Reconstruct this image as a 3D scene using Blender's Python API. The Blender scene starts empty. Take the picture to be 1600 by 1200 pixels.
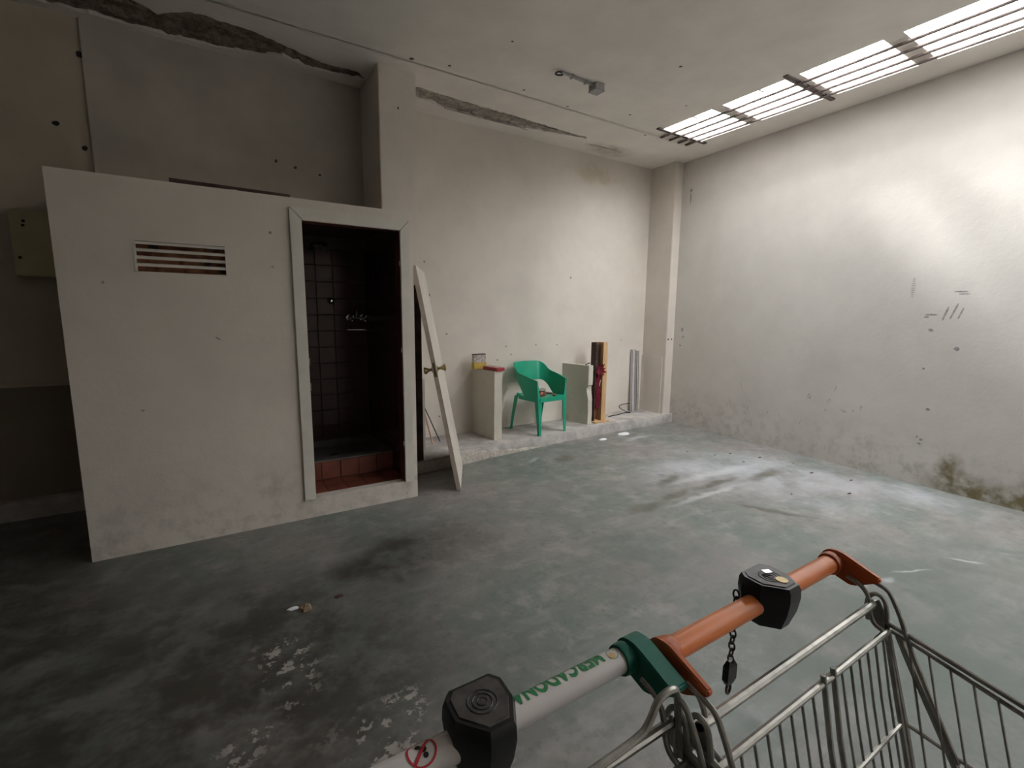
import bpy, bmesh, math, random
from mathutils import Vector, Matrix, noise
random.seed(7)
scene = bpy.context.scene
COL = scene.collection

# ------------------------------------------------------------------ camera
cam_d = bpy.data.cameras.new('camera'); cam = bpy.data.objects.new('camera', cam_d); COL.objects.link(cam)
yaw, pitch, roll = .561496, .145702, .00992
fw = Vector((math.sin(yaw)*math.cos(pitch), math.cos(yaw)*math.cos(pitch), -math.sin(pitch)))
rt = Vector((math.cos(yaw), -math.sin(yaw), 0)); up = rt.cross(fw)
rt, up = rt*math.cos(roll)+up*math.sin(roll), up*math.cos(roll)-rt*math.sin(roll)
cam.matrix_world = Matrix(((rt.x, up.x, -fw.x, 0), (rt.y, up.y, -fw.y, 0), (rt.z, up.z, -fw.z, 1.5), (0, 0, 0, 1)))
cam_d.sensor_width = 36; cam_d.lens = 738.3/1600*36; cam_d.clip_start = .02; cam_d.clip_end = 300
scene.camera = cam

# ------------------------------------------------------------------ light
world = bpy.data.worlds.new('sky'); scene.world = world; world.use_nodes = True
bg = world.node_tree.nodes['Background']; bg.inputs[0].default_value = (1, .985, .975, 1); bg.inputs[1].default_value = 24
sun_d = bpy.data.lights.new('sun', 'SUN'); sun = bpy.data.objects.new('sun', sun_d); COL.objects.link(sun)
sun_d.energy = 7; sun_d.angle = math.radians(12); sun_d.color = (1, .97, .95)
sun.rotation_euler = Vector((.39, -.85, -1)).to_track_quat('-Z', 'Y').to_euler(); sun.location = (3, 6, 9)
vs = scene.view_settings; vs.view_transform = 'Standard'; vs.look = 'None'; vs.gamma = 1; vs.use_curve_mapping = False
vs.exposure = 0.33
scene.cycles.use_denoising = True
scene.cycles.max_bounces = 6; scene.cycles.diffuse_bounces = 4; scene.cycles.transparent_max_bounces = 12
scene.cycles.sample_clamp_indirect = 6

# ------------------------------------------------------------------ mesh helpers
class MB:
    def __init__(s): s.v = []; s.f = []
    def add(s, vs_, fs):
        k = len(s.v); s.v += [Vector(v) for v in vs_]; s.f += [tuple(i+k for i in f) for f in fs]; return s
    def box(s, a, b, jit=0):
        x0, y0, z0 = a; x1, y1, z1 = b
        P = [(x0,y0,z0),(x1,y0,z0),(x1,y1,z0),(x0,y1,z0),(x0,y0,z1),(x1,y0,z1),(x1,y1,z1),(x0,y1,z1)]
        if jit: P = [tuple(c+random.uniform(-jit, jit) for c in p) for p in P]
        return s.add(P, [(0,3,2,1),(4,5,6,7),(0,1,5,4),(1,2,6,5),(2,3,7,6),(3,0,4,7)])
    def obox(s, o, ax, ay, az):          # corner and three edge vectors
        o, ax, ay, az = map(Vector, (o, ax, ay, az))
        P = [o, o+ax, o+ax+ay, o+ay]; P += [p+az for p in P]
        return s.add(P, [(0,3,2,1),(4,5,6,7),(0,1,5,4),(1,2,6,5),(2,3,7,6),(3,0,4,7)])
    def prism(s, pts, d):                # closed outline extruded by d
        d = Vector(d); n = len(pts); P = [Vector(p) for p in pts]; P += [p+d for p in P]
        F = [tuple(reversed(range(n))), tuple(range(n, 2*n))] + [(i, (i+1) % n, (i+1) % n+n, i+n) for i in range(n)]
        return s.add(P, F)
    def loft(s, rings, cap=True, close=True):
        n = len(rings[0]); P = [Vector(p) for r in rings for p in r]; F = []
        for k in range(len(rings)-1):
            for i in range(n if close else n-1):
                j = (i+1) % n; F.append((k*n+i, k*n+j, (k+1)*n+j, (k+1)*n+i))
        if cap: F += [tuple(reversed(range(n))), tuple(range((len(rings)-1)*n, len(rings)*n))]
        return s.add(P, F)
    def tube(s, pts, r, n=8, r2=None, closed=False):
        pts = [Vector(p) for p in pts]; rings = []; m = len(pts); prev = None
        for i, p in enumerate(pts):
            if closed: t = (pts[(i+1) % m]-pts[i-1]).normalized()
            else: t = (pts[min(i+1, m-1)]-pts[max(i-1, 0)]).normalized()
            a = prev if prev else (Vector((0, 0, 1)) if abs(t.z) < .9 else Vector((1, 0, 0)))
            u = (a-t*a.dot(t)).normalized(); w = t.cross(u); prev = u
            rr = r if r2 is None else r+(r2-r)*i/(m-1)
            rings.append([p+(u*math.cos(2*math.pi*k/n)+w*math.sin(2*math.pi*k/n))*rr for k in range(n)])
        if closed: rings.append(rings[0])
        return s.loft(rings, cap=not closed)
    def lathe(s, o, prof, n=20, axis='z'):
        o = Vector(o); rings = []
        for r, h in prof:
            ring = []
            for k in range(n):
                a = 2*math.pi*k/n; c, d = r*math.cos(a), r*math.sin(a)
                ring.append(o+Vector((c, d, h) if axis == 'z' else ((h, c, d) if axis == 'x' else (d, h, c))))
            rings.append(ring)
        return s.loft(rings)
    def build(s, name, mat, parent=None, world=True, smooth=False, bevel=0, label=None, fix=True):
        me = bpy.data.meshes.new(name)
        off = Vector((0, 0, 0))
        if parent is not None and world:
            p = parent
            while p is not None: off += p.location; p = p.parent
        o = bpy.data.objects.new(name, me); COL.objects.link(o)
        if parent is None:
            xs = [v.x for v in s.v]; ys = [v.y for v in s.v]; zs = [v.z for v in s.v]
            off = Vector(((min(xs)+max(xs))/2, (min(ys)+max(ys))/2, min(zs))); o.location = off
        me.from_pydata([tuple(v-off) for v in s.v], [], s.f)
        if fix or bevel:
            bm = bmesh.new(); bm.from_mesh(me)
            if bevel:
                bmesh.ops.bevel(bm, geom=[e for e in bm.edges], offset=bevel, segments=2, affect='EDGES', clamp_overlap=True)
            bmesh.ops.recalc_face_normals(bm, faces=bm.faces); bm.to_mesh(me); bm.free()
        if smooth:
            for p in me.polygons: p.use_smooth = True
            try: me.set_sharp_from_angle(angle=math.radians(35))
            except Exception: pass
        me.materials.append(mat); o.parent = parent
        if label: o['label'] = label
        return o
def empty(name, loc, parent=None):
    o = bpy.data.objects.new(name, None); COL.objects.link(o); o.location = loc; o.parent = parent; o.empty_display_size = .1; return o
def tag(o, label, cat=None, group=None, kind=None):
    o['label'] = label
    if cat: o['category'] = cat
    if group: o['group'] = group
    if kind: o['kind'] = kind
    return o
def copy_part(src, parent, loc=(0, 0, 0)):
    c = src.copy(); COL.objects.link(c); c.parent = parent; c.location = loc; return c

# ------------------------------------------------------------------ material helpers
class NT:
    def __init__(s, name):
        s.m = bpy.data.materials.new(name); s.m.use_nodes = True; s.t = s.m.node_tree; s.b = s.t.nodes['Principled BSDF']
        s._pos = None
    def n(s, kind, **kw):
        nd = s.t.nodes.new(kind)
        for k, v in kw.items(): setattr(nd, k, v)
        return nd
    def link(s, a, b): s.t.links.new(a, b)
    def setin(s, sock, v):
        if hasattr(v, 'node'): s.link(v, sock)
        else: sock.default_value = v
    @property
    def pos(s):
        if s._pos is None: s._pos = s.n('ShaderNodeNewGeometry').outputs['Position']
        return s._pos
    def noise(s, scale, detail=6, rough=.6, vec=None, dist=0, out='Fac', hd=3.):
        nd = s.n('ShaderNodeTexNoise'); nd.inputs['Scale'].default_value = scale; nd.inputs['Detail'].default_value = min(detail, hd)
        nd.inputs['Roughness'].default_value = rough; nd.inputs['Distortion'].default_value = dist
        s.link(vec or s.pos, nd.inputs['Vector']); return nd.outputs[out]
    def ramp(s, fac, a, b, lo=0., hi=1.):
        nd = s.n('ShaderNodeMapRange'); nd.interpolation_type = 'SMOOTHSTEP'
        s.setin(nd.inputs[0], fac)
        for i, v in zip((1, 2, 3, 4), (a, b, lo, hi)): nd.inputs[i].default_value = v
        return nd.outputs[0]
    def math(s, op, a, b=0.):
        nd = s.n('ShaderNodeMath', operation=op); s.setin(nd.inputs[0], a); s.setin(nd.inputs[1], b); return nd.outputs[0]
    def mix(s, fac, a, b, blend='MIX'):
        nd = s.n('ShaderNodeMix', data_type='RGBA', blend_type=blend); s.setin(nd.inputs['Factor'], fac)
        for nm, v in (('A', a), ('B', b)):
            sock = [i for i in nd.inputs if i.name == nm and i.type == 'RGBA'][0]
            if hasattr(v, 'node'): s.link(v, sock)
            else: sock.default_value = (*v, 1) if len(v) == 3 else v
        return [o for o in nd.outputs if o.type == 'RGBA'][0]
    def warp(s, scale, amt):
        nz = s.noise(scale, 2, .6, out='Color')
        a = s.n('ShaderNodeVectorMath', operation='SUBTRACT'); s.link(nz, a.inputs[0]); a.inputs[1].default_value = (.5, .5, .5)
        b = s.n('ShaderNodeVectorMath', operation='SCALE'); s.link(a.outputs[0], b.inputs[0]); b.inputs['Scale'].default_value = amt
        c = s.n('ShaderNodeVectorMath', operation='ADD'); s.link(s.pos, c.inputs[0]); s.link(b.outputs[0], c.inputs[1]); return c.outputs[0]
    def blob(s, c, r, rot=(0, 0, 0), soft=.4, vec=None):
        mp = s.n('ShaderNodeMapping', vector_type='TEXTURE'); s.link(vec or s.pos, mp.inputs[0])
        mp.inputs['Location'].default_value = c; mp.inputs['Rotation'].default_value = rot; mp.inputs['Scale'].default_value = r
        ln = s.n('ShaderNodeVectorMath', operation='LENGTH'); s.link(mp.outputs[0], ln.inputs[0])
        return s.ramp(ln.outputs['Value'], 1., soft, 0., 1.)
    def maxs(s, L):
        o = L[0]
        for x in L[1:]: o = s.math('MAXIMUM', o, x)
        return o
    def bump(s, h, strength=.3, dist=.01):
        nd = s.n('ShaderNodeBump'); nd.inputs['Strength'].default_value = strength; nd.inputs['Distance'].default_value = dist
        s.link(h, nd.inputs['Height']); s.link(nd.outputs[0], s.b.inputs['Normal'])
    def fin(s, col, rough=.8, metal=0., spec=.5):
        if not hasattr(col, 'node'): col = (*col, 1) if len(col) == 3 else col
        s.setin(s.b.inputs['Base Color'], col); s.setin(s.b.inputs['Roughness'], rough); s.setin(s.b.inputs['Metallic'], metal)
        s.b.inputs['Specular IOR Level'].default_value = spec; return s.m

def simple(name, col, rough=.6, metal=0., var=.15, scale=8, spec=.5, bump=0):
    t = NT(name); nz = t.noise(scale, 4)
    c = t.mix(t.ramp(nz, .3, .7), tuple(x*(1-var) for x in col), tuple(min(1, x*(1+var)) for x in col))
    if bump: t.bump(t.noise(scale*6, 3), bump, .004)
    return t.fin(c, rough, metal, spec)

WALL = (.75, .685, .615)
MARKS = {}
def plaster(name, col, marks=(), dark=(.12, .10, .09), stains=(), stain_col=(.30, .25, .14), mott=.10, low=0.):
    t = NT(name)
    a = t.ramp(t.noise(1.3, 6, .65), .25, .75); b = t.ramp(t.noise(7, 5, .6), .3, .75)
    c = t.mix(a, tuple(x*(1-mott) for x in col), tuple(x*(1+mott*.35) for x in col))
    c = t.mix(t.math('MULTIPLY', b, .10), c, tuple(x*.72 for x in col))
    if low:      # scuffed dirt along the foot of the wall
        sx = t.n('ShaderNodeSeparateXYZ'); t.link(t.warp(2.2, .5), sx.inputs[0])
        z = t.ramp(sx.outputs[2], .62, .0); g = t.ramp(t.noise(9, 6, .7), .42, .72)
        c = t.mix(t.math('MULTIPLY', t.math('MULTIPLY', z, g), low), c, tuple(x*.45 for x in col))
    if stains:
        w = t.warp(3.5, .35); m = t.maxs([t.blob(p, r, rot, .25, w) for p, r, rot in stains])
        m = t.math('MULTIPLY', m, t.ramp(t.noise(6, 6, .7), .25, .6)); c = t.mix(m, c, stain_col)
    MARKS[name] = (list(marks), dark)
    t.bump(t.noise(24, 4, .65), .2, .008)
    return t.fin(c, .82, 0, .25)

E_ = 9.  # extent of a mark across the surface it lies on
# ---- wall marks (position, radii, rotation)
def dots_y(pts, y, r=.012): return [((x, y, z), (r*random.uniform(.8, 1.3), E_, r*random.uniform(.8, 1.4)), (0, 0, 0)) for x, z in pts]
M_back = plaster('plaster_back', WALL, dots_y([(2.1, .35), (3.05, 1.02), (2.86, .96), (2.98, 1.12), (3.42, 1.13), (3.75, 1.12), (3.95, 1.98), (4.9, 1.16), (2.0, 1.7), (1.95, 2.05), (2.2, 1.28)], 4.88, .011), dark=(.34, .30, .25),
    stains=[((4.35, 4.88, 3.3), (.5, E_, .16), (0, 0, 0))], stain_col=(.58, .52, .42))
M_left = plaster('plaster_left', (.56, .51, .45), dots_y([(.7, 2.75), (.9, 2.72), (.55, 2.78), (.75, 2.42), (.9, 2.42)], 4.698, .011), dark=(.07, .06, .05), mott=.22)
M_leftslab = plaster('plaster_left_slab', (.56, .49, .40), dots_y([(-.84, 2.80), (-.70, 2.66), (-.67, 3.29)], 4.72, .020), dark=(.05, .045, .04), mott=.15)
M_cub = plaster('plaster_cubicle', WALL, dots_y([(-.52, 1.66), (.36, 1.8), (.36, 2.02)], 3.58, .008) + [((.02, 3.58, 1.33), (.016, E_, .006), (0, .6, 0)), ((1.25, 3.58, .045), (.009, E_, .009), (0, 0, 0)), ((-.4, 3.58, .9), (.01, E_, .006), (0, .3, 0))],
    dark=(.36, .32, .28), low=.5)
def mk_x(L, x=5.35): return [((x, y, z), (E_, ry, rz), (a, 0, 0)) for y, z, ry, rz, a in L]
scuffs = [(1.50, 1.55, .009, .06, .25), (1.445, 1.57, .008, .07, .3), (1.40, 1.55, .007, .05, .3), (1.60, 1.535, .045, .008, 0), (1.63, 1.515, .02, .008, 0), (1.585, 1.40, .02, .014, .6),
          (1.42, 1.73, .05, .006, 0), (1.40, 1.71, .04, .005, 0), (1.395, 1.25, .02, .018, .5), (1.60, 1.06, .01, .01, 0), (1.53, .70, .018, .012, 0), (1.55, .42, .014, .012, 0), (1.58, .44, .01, .01, 0), (1.56, .38, .015, .009, 0),
          (4.31, 1.32, .018, .03, 0), (4.29, 1.22, .014, .02, 0), (4.33, 1.1, .02, .01, 0), (4.30, 3.15, .02, .025, 0), (4.30, 3.05, .01, .08, 0)]
smears = [(2.62, .36, .010, .03, .2), (2.66, .36, .007, .025, 0), (2.86, .38, .008, .03, 0), (3.0, .40, .010, .03, 0), (3.25, .42, .010, .04, 0), (3.3, .42, .008, .03, 0), (2.35, .64, .02, .03, .4), (2.37, .54, .015, .02, 0), (2.2, .56, .03, .014, .3), (2.12, .58, .015, .01, 0), (2.55, .66, .02, .03, 0), (3.2, .78, .03, .010, -.6), (3.35, .66, .005, .06, -.3), (2.3, .78, .012, .03, .2), (2.05, .62, .01, .03, 0), (3.5, .45, .01, .03, .1)]
hatch = [(1.753, 1.70+.016*i, .006+.014*math.sin(math.pi*(i+.5)/11), .004, .05) for i in range(11)]
M_right = plaster('plaster_right', (.69, .65, .61), mk_x(scuffs+hatch), dark=(.34, .32, .32),
    stains=[(p, r, rot) for p, r, rot in mk_x([(1.1, .07, .5, .17, .1), (.75, .06, .5, .2, 0), (1.30, .17, .12, .20, 0)])], stain_col=(.20, .17, .09), low=.5, mott=.08)
M_dado_shaded = plaster('plaster_dado_shaded', (.26, .22, .17), mott=.2)  # cubicle's shadow put into the colour: darker than the wall around it
M_plain = plaster('plaster_plain', WALL, mott=.12)
M_pillar = plaster('plaster_pillar', WALL, dots_y([(1.45, 3.22)], 4.16, .009) + dots_y([(5.37, 1.18), (5.44, 1.18)], 4.45, .012), dark=(.08, .07, .06), mott=.08)
def cei(L): return [((x, y, 3.53), (r, r, E_), (0, 0, 0)) for x, y, r in L]
M_ceil = plaster('plaster_ceiling', (.90, .84, .78), cei([(1.50, 3.95, .02), (1.80, 3.88, .014), (2.55, 3.9, .012), (2.05, 3.3, .01), (3.4, 2.85, .014), (3.75, 3.75, .012), (3.1, 3.95, .012), (4.05, 3.3, .01), (4.3, 4.05, .014)]), dark=(.14, .12, .10),
    stains=[((4.3, 4.62, 3.53), (.5, .22, E_), (0, 0, 0))], stain_col=(.56, .51, .43))
M_stub = plaster('plaster_stub', (.66, .62, .53), mott=.12, low=.3)

def rubble_mat(name, c0, c1):
    t = NT(name); a = t.noise(9, 8, .7); b = t.noise(34, 5, .7)
    c = t.mix(t.ramp(a, .35, .65), c0, c1); c = t.mix(t.math('MULTIPLY', t.ramp(b, .5, .7), .5), c, tuple(x*.5 for x in c0))
    t.bump(t.math('ADD', a, b), .8, .03); return t.fin(c, .95, 0, .15)
M_rub_l = rubble_mat('bare_plaster_brown', (.17, .12, .10), (.36, .29, .24))
M_rub_r = rubble_mat('bare_plaster_grey', (.34, .30, .27), (.56, .51, .45))

# ---- floor: worn green paint over concrete
t = NT('worn_green_floor'); w = t.warp(1.6, .7); w2 = t.warp(4, .13)
F = lambda x, y, rx, ry, a=0., soft=.3, v=None: t.blob((x, y, 0), (rx, ry, E_), (0, 0, a), soft, v or w)
c = t.mix(t.ramp(t.noise(.9, 6, .65), .35, .65), (.155, .18, .162), (.235, .215, .205))
c = t.mix(t.math('MULTIPLY', t.ramp(t.noise(5, 8, .7, hd=4), .45, .72), .6), c, (.35, .325, .31))
c = t.mix(t.math('MULTIPLY', t.ramp(t.noise(14, 6, .75, hd=4), .48, .7), .5), c, (.11, .12, .105))
streak = t.n('ShaderNodeMapping'); t.link(t.pos, streak.inputs[0]); streak.inputs['Rotation'].default_value = (0, 0, .6); streak.inputs['Scale'].default_value = (.7, 5, 1)
c = t.mix(t.math('MULTIPLY', t.ramp(t.noise(1.6, 6, .7, streak.outputs[0]), .5, .75), .28), c, (.36, .345, .335))
sound = t.maxs([F(2.9, .7, 1.9, 1.2, .1, .2), F(2.2, 1.9, .8, .6, .2, .1)])     # paint less worn here
c = t.mix(t.math('MULTIPLY', sound, t.ramp(t.noise(2.8, 4, .65), .3, .7, .85, .35)), c, (.115, .14, .125))
dirt = t.maxs([F(-.2, 2.0, 1.6, 1.5, .3, .25), F(.9, 2.75, .95, .5, .2, .1), F(-2.0, 2.2, 2.4, 3.2, 0, .5)])
c = t.mix(t.math('MULTIPLY', dirt, t.ramp(t.noise(3.2, 8, .75, hd=4), .36, .60, .48, .97)), c, (.048, .043, .035))
flake = t.math('MULTIPLY', t.maxs([F(.17, 2.02, .12, .30, .5), F(-.02, 1.78, .20, .14, .2), F(.42, 1.58, .28, .2, .4), F(-.12, 1.62, .25, .14, .3), F(.55, 1.35, .3, .2, 0)]), t.ramp(t.noise(13, 7, .75), .54, .60))
c = t.mix(t.math('MULTIPLY', flake, .85), c, (.42, .38, .345))
dust = t.maxs([F(4.5, 2.4, 1.1, 1.3, .2, .1), F(5.0, 1.5, .5, .8, 0, .1), F(3.9, 2.9, .9, .55, 0, .1)])
c = t.mix(t.math('MULTIPLY', dust, t.ramp(t.noise(2.4, 7, .7), .32, .62, .18, .8)), c, (.43, .43, .46))
wet = t.maxs([F(2.80, 2.45, .28, .10, .05, .3, w2), F(3.2, 2.50, .34, .075, .1, .3, w2), F(3.75, 2.49, .45, .07, -.02, .3, w2), F(4.4, 2.40, .45, .10, .1, .2, w2), F(3.45, 2.78, .30, .07, .35, .3, w2), F(3.05, 3.80, .22, .14, .4, .1, w2), F(3.6, 1.9, .05, .45, .5, .2, w2)])
c = t.mix(t.math('MULTIPLY', wet, t.ramp(t.noise(11, 4, .7), .25, .6, .5, .95)), c, (.12, .115, .095))
white = t.math('MULTIPLY', t.maxs([F(4.0, 2.68, .9, .10, -.05, .0, w2), F(3.5, 2.36, .7, .05, 0, .0, w2), F(2.75, 3.93, .16, .05, .5, .0, w2), F(4.35, 4.0, .35, .08, .1, .0, w2), F(3.45, .95, .2, .015, -.5, .1, w2), F(3.9, .82, .025, .13, .5, .1, w2), F(3.2, 1.0, .1, .03, 0, .0, w2)]), .5)
c = t.mix(white, c, (.60, .60, .62))
spk = t.math('MULTIPLY', t.maxs([F(4.65, 3.15, .55, .3, -.6, .1, w2), F(4.95, 2.5, .3, .7, .1, .1, w2), F(4.4, 1.9, 1.0, 1.2, 0, .2, w2)]), t.ramp(t.noise(26, 5, .75), .63, .68))
c = t.mix(t.math('MULTIPLY', spk, .8), c, (.16, .12, .085))
brn = t.math('MULTIPLY', t.maxs([F(4.75, 3.2, .5, .13, -.55, .1, w2), F(5.0, 2.6, .16, .45, 0, .1, w2)]), t.ramp(t.noise(8, 6, .7), .4, .65))
c = t.mix(t.math('MULTIPLY', brn, .6), c, (.25, .19, .13))
t.bump(t.noise(22, 3, .65), .15, .008)
M_floor = t.fin(c, t.ramp(t.noise(4, 6, .7), .3, .7, .34, .6), 0, .4)
t = NT('ledge_concrete'); c = t.mix(t.ramp(t.noise(5, 8, .7), .3, .7), (.36, .335, .32), (.55, .52, .49)); c = t.mix(t.math('MULTIPLY', t.ramp(t.noise(2, 5), .5, .7), .5), c, (.30, .27, .26))
t.bump(t.noise(28, 6, .7), .35, .015); M_ledge = t.fin(c, .9, 0, .2)

M_crust = rubble_mat('whitewashed_render', (.52, .48, .43), (.64, .59, .52))
M_tile = simple('brown_glazed_tile', (.085, .038, .036), .22, 0, .12, 3, .35)
M_terra = simple('terracotta_tile', (.20, .055, .032), .45, 0, .2, 6)
M_grout = simple('dark_grout', (.12, .09, .08), .9)
M_tray = simple('stained_shower_tray', (.16, .15, .14), .4)
M_white = simple('off_white_paint', (.72, .68, .61), .5, 0, .05, 5, .4)
M_doorp = simple('cream_door_paint', (.66, .60, .53), .55, 0, .06, 3, .4)
M_dooredge = simple('bare_door_edge', (.52, .44, .37), .7, 0, .12, 9, .3)
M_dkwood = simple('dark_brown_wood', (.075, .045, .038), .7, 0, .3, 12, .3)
M_redwood = simple('rusty_brown_wood', (.34, .15, .08), .75, 0, .35, 14, .3)
t = NT('pine_plank'); mp = t.n('ShaderNodeMapping'); t.link(t.pos, mp.inputs[0]); mp.inputs['Scale'].default_value = (30, 30, 2)
M_pine = t.fin(t.mix(t.ramp(t.noise(1.5, 5, .6, mp.outputs[0]), .3, .7), (.50, .30, .15), (.70, .47, .26)), .6, 0, .3)
M_lining = simple('dark_red_wood', (.12, .04, .03), .6, 0, .2, 10, .3)
M_brass = simple('aged_brass', (.42, .31, .15), .35, 1, .2, 30)
M_chrome = simple('chrome', (.85, .85, .86), .08, 1, .02)
M_steel = simple('galvanised_wire', (.40, .39, .36), .40, 1, .16, 40)
M_bar = simple('rusty_dark_iron', (.13, .105, .10), .7, .3, .3, 20, .3)
M_green = simple('green_chair_plastic', (.008, .34, .20), .38, 0, .06, 4, .5)
M_greenb = simple('green_bracket_plastic', (.004, .15, .105), .42, 0, .08, 8, .5)
M_orange = simple('orange_handle_plastic', (.85, .25, .075), .36, 0, .08, 10, .5)
M_orangeb = simple('orange_bracket_plastic', (.58, .125, .03), .42, 0, .08, 10, .5)
M_whiteh = simple('white_handle_plastic', (.82, .77, .75), .38, 0, .04, 8, .5)
M_black = simple('black_plastic', (.014, .014, .017), .36, 0, .2, 12, .5)
M_blackp = simple('worn_dark_plate', (.085, .075, .072), .42, 0, .35, 45, .5)
M_alu = simple('brushed_aluminium', (.66, .65, .66), .42, .25, .06, 12)
M_grey = simple('grey_plastic', (.38, .36, .36), .55, 0, .12, 20)
M_red = simple('red_carton', (.34, .028, .04), .45, 0, .12, 25)
M_redt = simple('pale_red_carton_top', (.45, .20, .19), .5, 0, .15, 25)
M_cloth = simple('crimson_cloth', (.15, .014, .025), .85, 0, .25, 30, .2)
M_yellow = simple('yellow_carton', (.55, .38, .07), .55, 0, .2, 40)
M_photo = simple('greyish_printed_card', (.42, .38, .36), .5, 0, .5, 45)
M_paper = simple('white_paper', (.82, .82, .84), .8, 0, .04, 10)
M_tape = simple('copper_tin', (.30, .10, .06), .3, .3, .15, 20)
M_lid = simple('pale_tin_rim', (.45, .45, .42), .35, .6, .08, 20)
M_beige = simple('beige_enclosure', (.55, .50, .33), .5, 0, .06, 6, .4)
M_cable = simple('black_cable', (.03, .028, .03), .5)
M_stick = simple('pinkish_stick', (.55, .30, .22), .7)
M_letter = simple('green_print', (.03, .27, .09), .5, 0, .05)
M_redp = simple('red_print', (.65, .03, .05), .5, 0, .05)
M_ylwp = simple('pale_orange_print', (.75, .50, .22), .5, 0, .05)
M_court = simple('white_roof_render', (.75, .74, .72), .9, 0, .08, 2)
M_coin = simple('coin_slot_brass', (.50, .38, .20), .4, .6, .15, 40)
M_silver = simple('scratched_metal_slot', (.75, .74, .74), .3, .8, .2, 60)
M_dark = simple('dark_hollow', (.03, .028, .026), .9)
M_stone = simple('tan_rubble', (.36, .26, .16), .9, 0, .3, 40)
t = NT('skylight_glass')      # thin clear pane
tr = t.n('ShaderNodeBsdfTransparent'); tr.inputs[0].default_value = (.93, .95, .96, 1); gl = t.n('ShaderNodeBsdfGlossy'); gl.inputs['Roughness'].default_value = .05
mx = t.n('ShaderNodeMixShader'); mx.inputs[0].default_value = .06
t.link(tr.outputs[0], mx.inputs[1]); t.link(gl.outputs[0], mx.inputs[2])
t.link(mx.outputs[0], [n for n in t.t.nodes if n.type == 'OUTPUT_MATERIAL'][0].inputs[0]); M_glass = t.m

# ------------------------------------------------------------------ room shell
ZC = 3.53
def struct(o, label): return tag(o, label, None, None, 'structure')
def xr(y): return 5.275+.047*y
struct(MB().box((-6.7, -7.8, -.12), (5.7, 5.3, 0)).build('floor', M_floor), 'worn grey green painted concrete floor with stains and peeling patches')
struct(MB().prism([(xr(-7.8), -7.8, 0), (5.7, -7.8, 0), (5.7, 5.2, 0), (xr(5.2), 5.2, 0)], (0, 0, 3.7)).build('wall_right', M_right), 'off-white plaster wall with scuff marks and mould at its foot')
struct(MB().box((1.5, 4.88, 0), (5.7, 5.1, 3.7)).build('wall_back', M_back), 'cream plaster wall behind the green chair')
wl = struct(MB().box((-6.7, 4.72, 0), (1.5, 5.1, 3.7)).build('wall_back_left', M_leftslab), 'dull brownish plaster wall above and beside the cubicle')
sl = MB().box((-.655, 4.698, .0), (1.3, 4.72, 3.62)).build('plaster_skin', M_left, wl)
MB().box((-6.5, 4.675, .13), (-.70, 4.72, .955)).build('dado', M_dado_shaded, wl)
MB().box((-6.5, 4.66, .955), (-.70, 4.72, .968)).build('dado_cap', M_leftslab, wl)
struct(MB().box((-6.7, -7.8, 0), (-6.5, 5.1, 3.7)).build('wall_left', M_left), 'plain plaster wall out of the light on the left')
struct(MB().box((-6.7, -7.8, 0), (5.7, -7.6, 3.7)).build('wall_front', M_plain), 'plain plaster wall far behind the camera')
def rough_prism(x0, x1, y0, y1, z0, z1):
    return MB().box((x0, y0, z0), (x1, y1, z1))
struct(rough_prism(1.285, 1.612, 4.16, 4.95, 0, 3.6).build('wall_pillar_left', M_pillar, bevel=.006), 'square plastered pillar standing behind the cubicle')
struct(MB().prism([(5.335, 4.45, 0), (5.6, 4.45, 0), (5.6, 4.95, 0), (5.345, 4.95, 0)], (0, 0, 3.6)).build('wall_pillar_right', M_pillar, bevel=.006), 'narrow plastered pillar in the far right corner')
MB().box((5.326, 4.50, .12), (5.336, 4.88, .93)).build('render_panel', M_pillar, bpy.data.objects['wall_pillar_right'])

# ledge along the back wall with a chipped front edge
front = [(1.34, 4.10), (2.0, 4.138), (2.34, 4.20), (3.14, 4.285), (3.94, 4.35), (4.8, 4.377), (5.6, 4.395)]
def fy(x):
    for (a, b), (c_, d) in zip(front, front[1:]):
        if x <= c_: return b+(d-b)*(x-a)/(c_-a)
    return front[-1][1]
mb = MB(); rings = []
N = 110
for i in range(N+1):
    x = 1.34+(5.6-1.34)*i/N; y = fy(x); j = noise.noise((x*9, 0, 1))*.008; k = noise.noise((x*5, 3, 2))*.010; zt = .122+noise.noise((x*4, 8, 0))*.004
    rings.append([(x, y+j, -.01), (x, y+j*.5, .075), (x, y+.012+k, zt-.004), (x, y+.05, zt), (x, 4.95, .122), (x, 4.95, -.01)])
mb.loft(rings)
fm = MB(); fm.loft([[(x, y-.006+noise.noise((x*11, 2, 0))*.003, -.002), (x, y-.004, (.07+noise.noise((x*13, 4, 0))*.014)*min(1, max(.1, (3.2-x)/.9))), (x, y+.004, (.10+noise.noise((x*9, 5, 0))*.016)*min(1, max(.12, (3.2-x)/.9+.3*noise.noise((x*10, 7, 0))))), (x, y+.02, .005), (x, y+.02, 0)] for x, y in [(1.36+1.75*i/60, fy(1.36+1.75*i/60)) for i in range(61)]])
led = struct(mb.build('trim_1', M_ledge, smooth=True), 'low concrete ledge with chipped whitewashed front along the back wall')
fm.build('whitewash_crust', M_crust, led)
struct(MB().box((-6.5, 4.60, 0), (-.72, 4.75, .135)).build('trim_2', M_ledge), 'low concrete ledge in the dark corner left of the cubicle')

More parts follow.
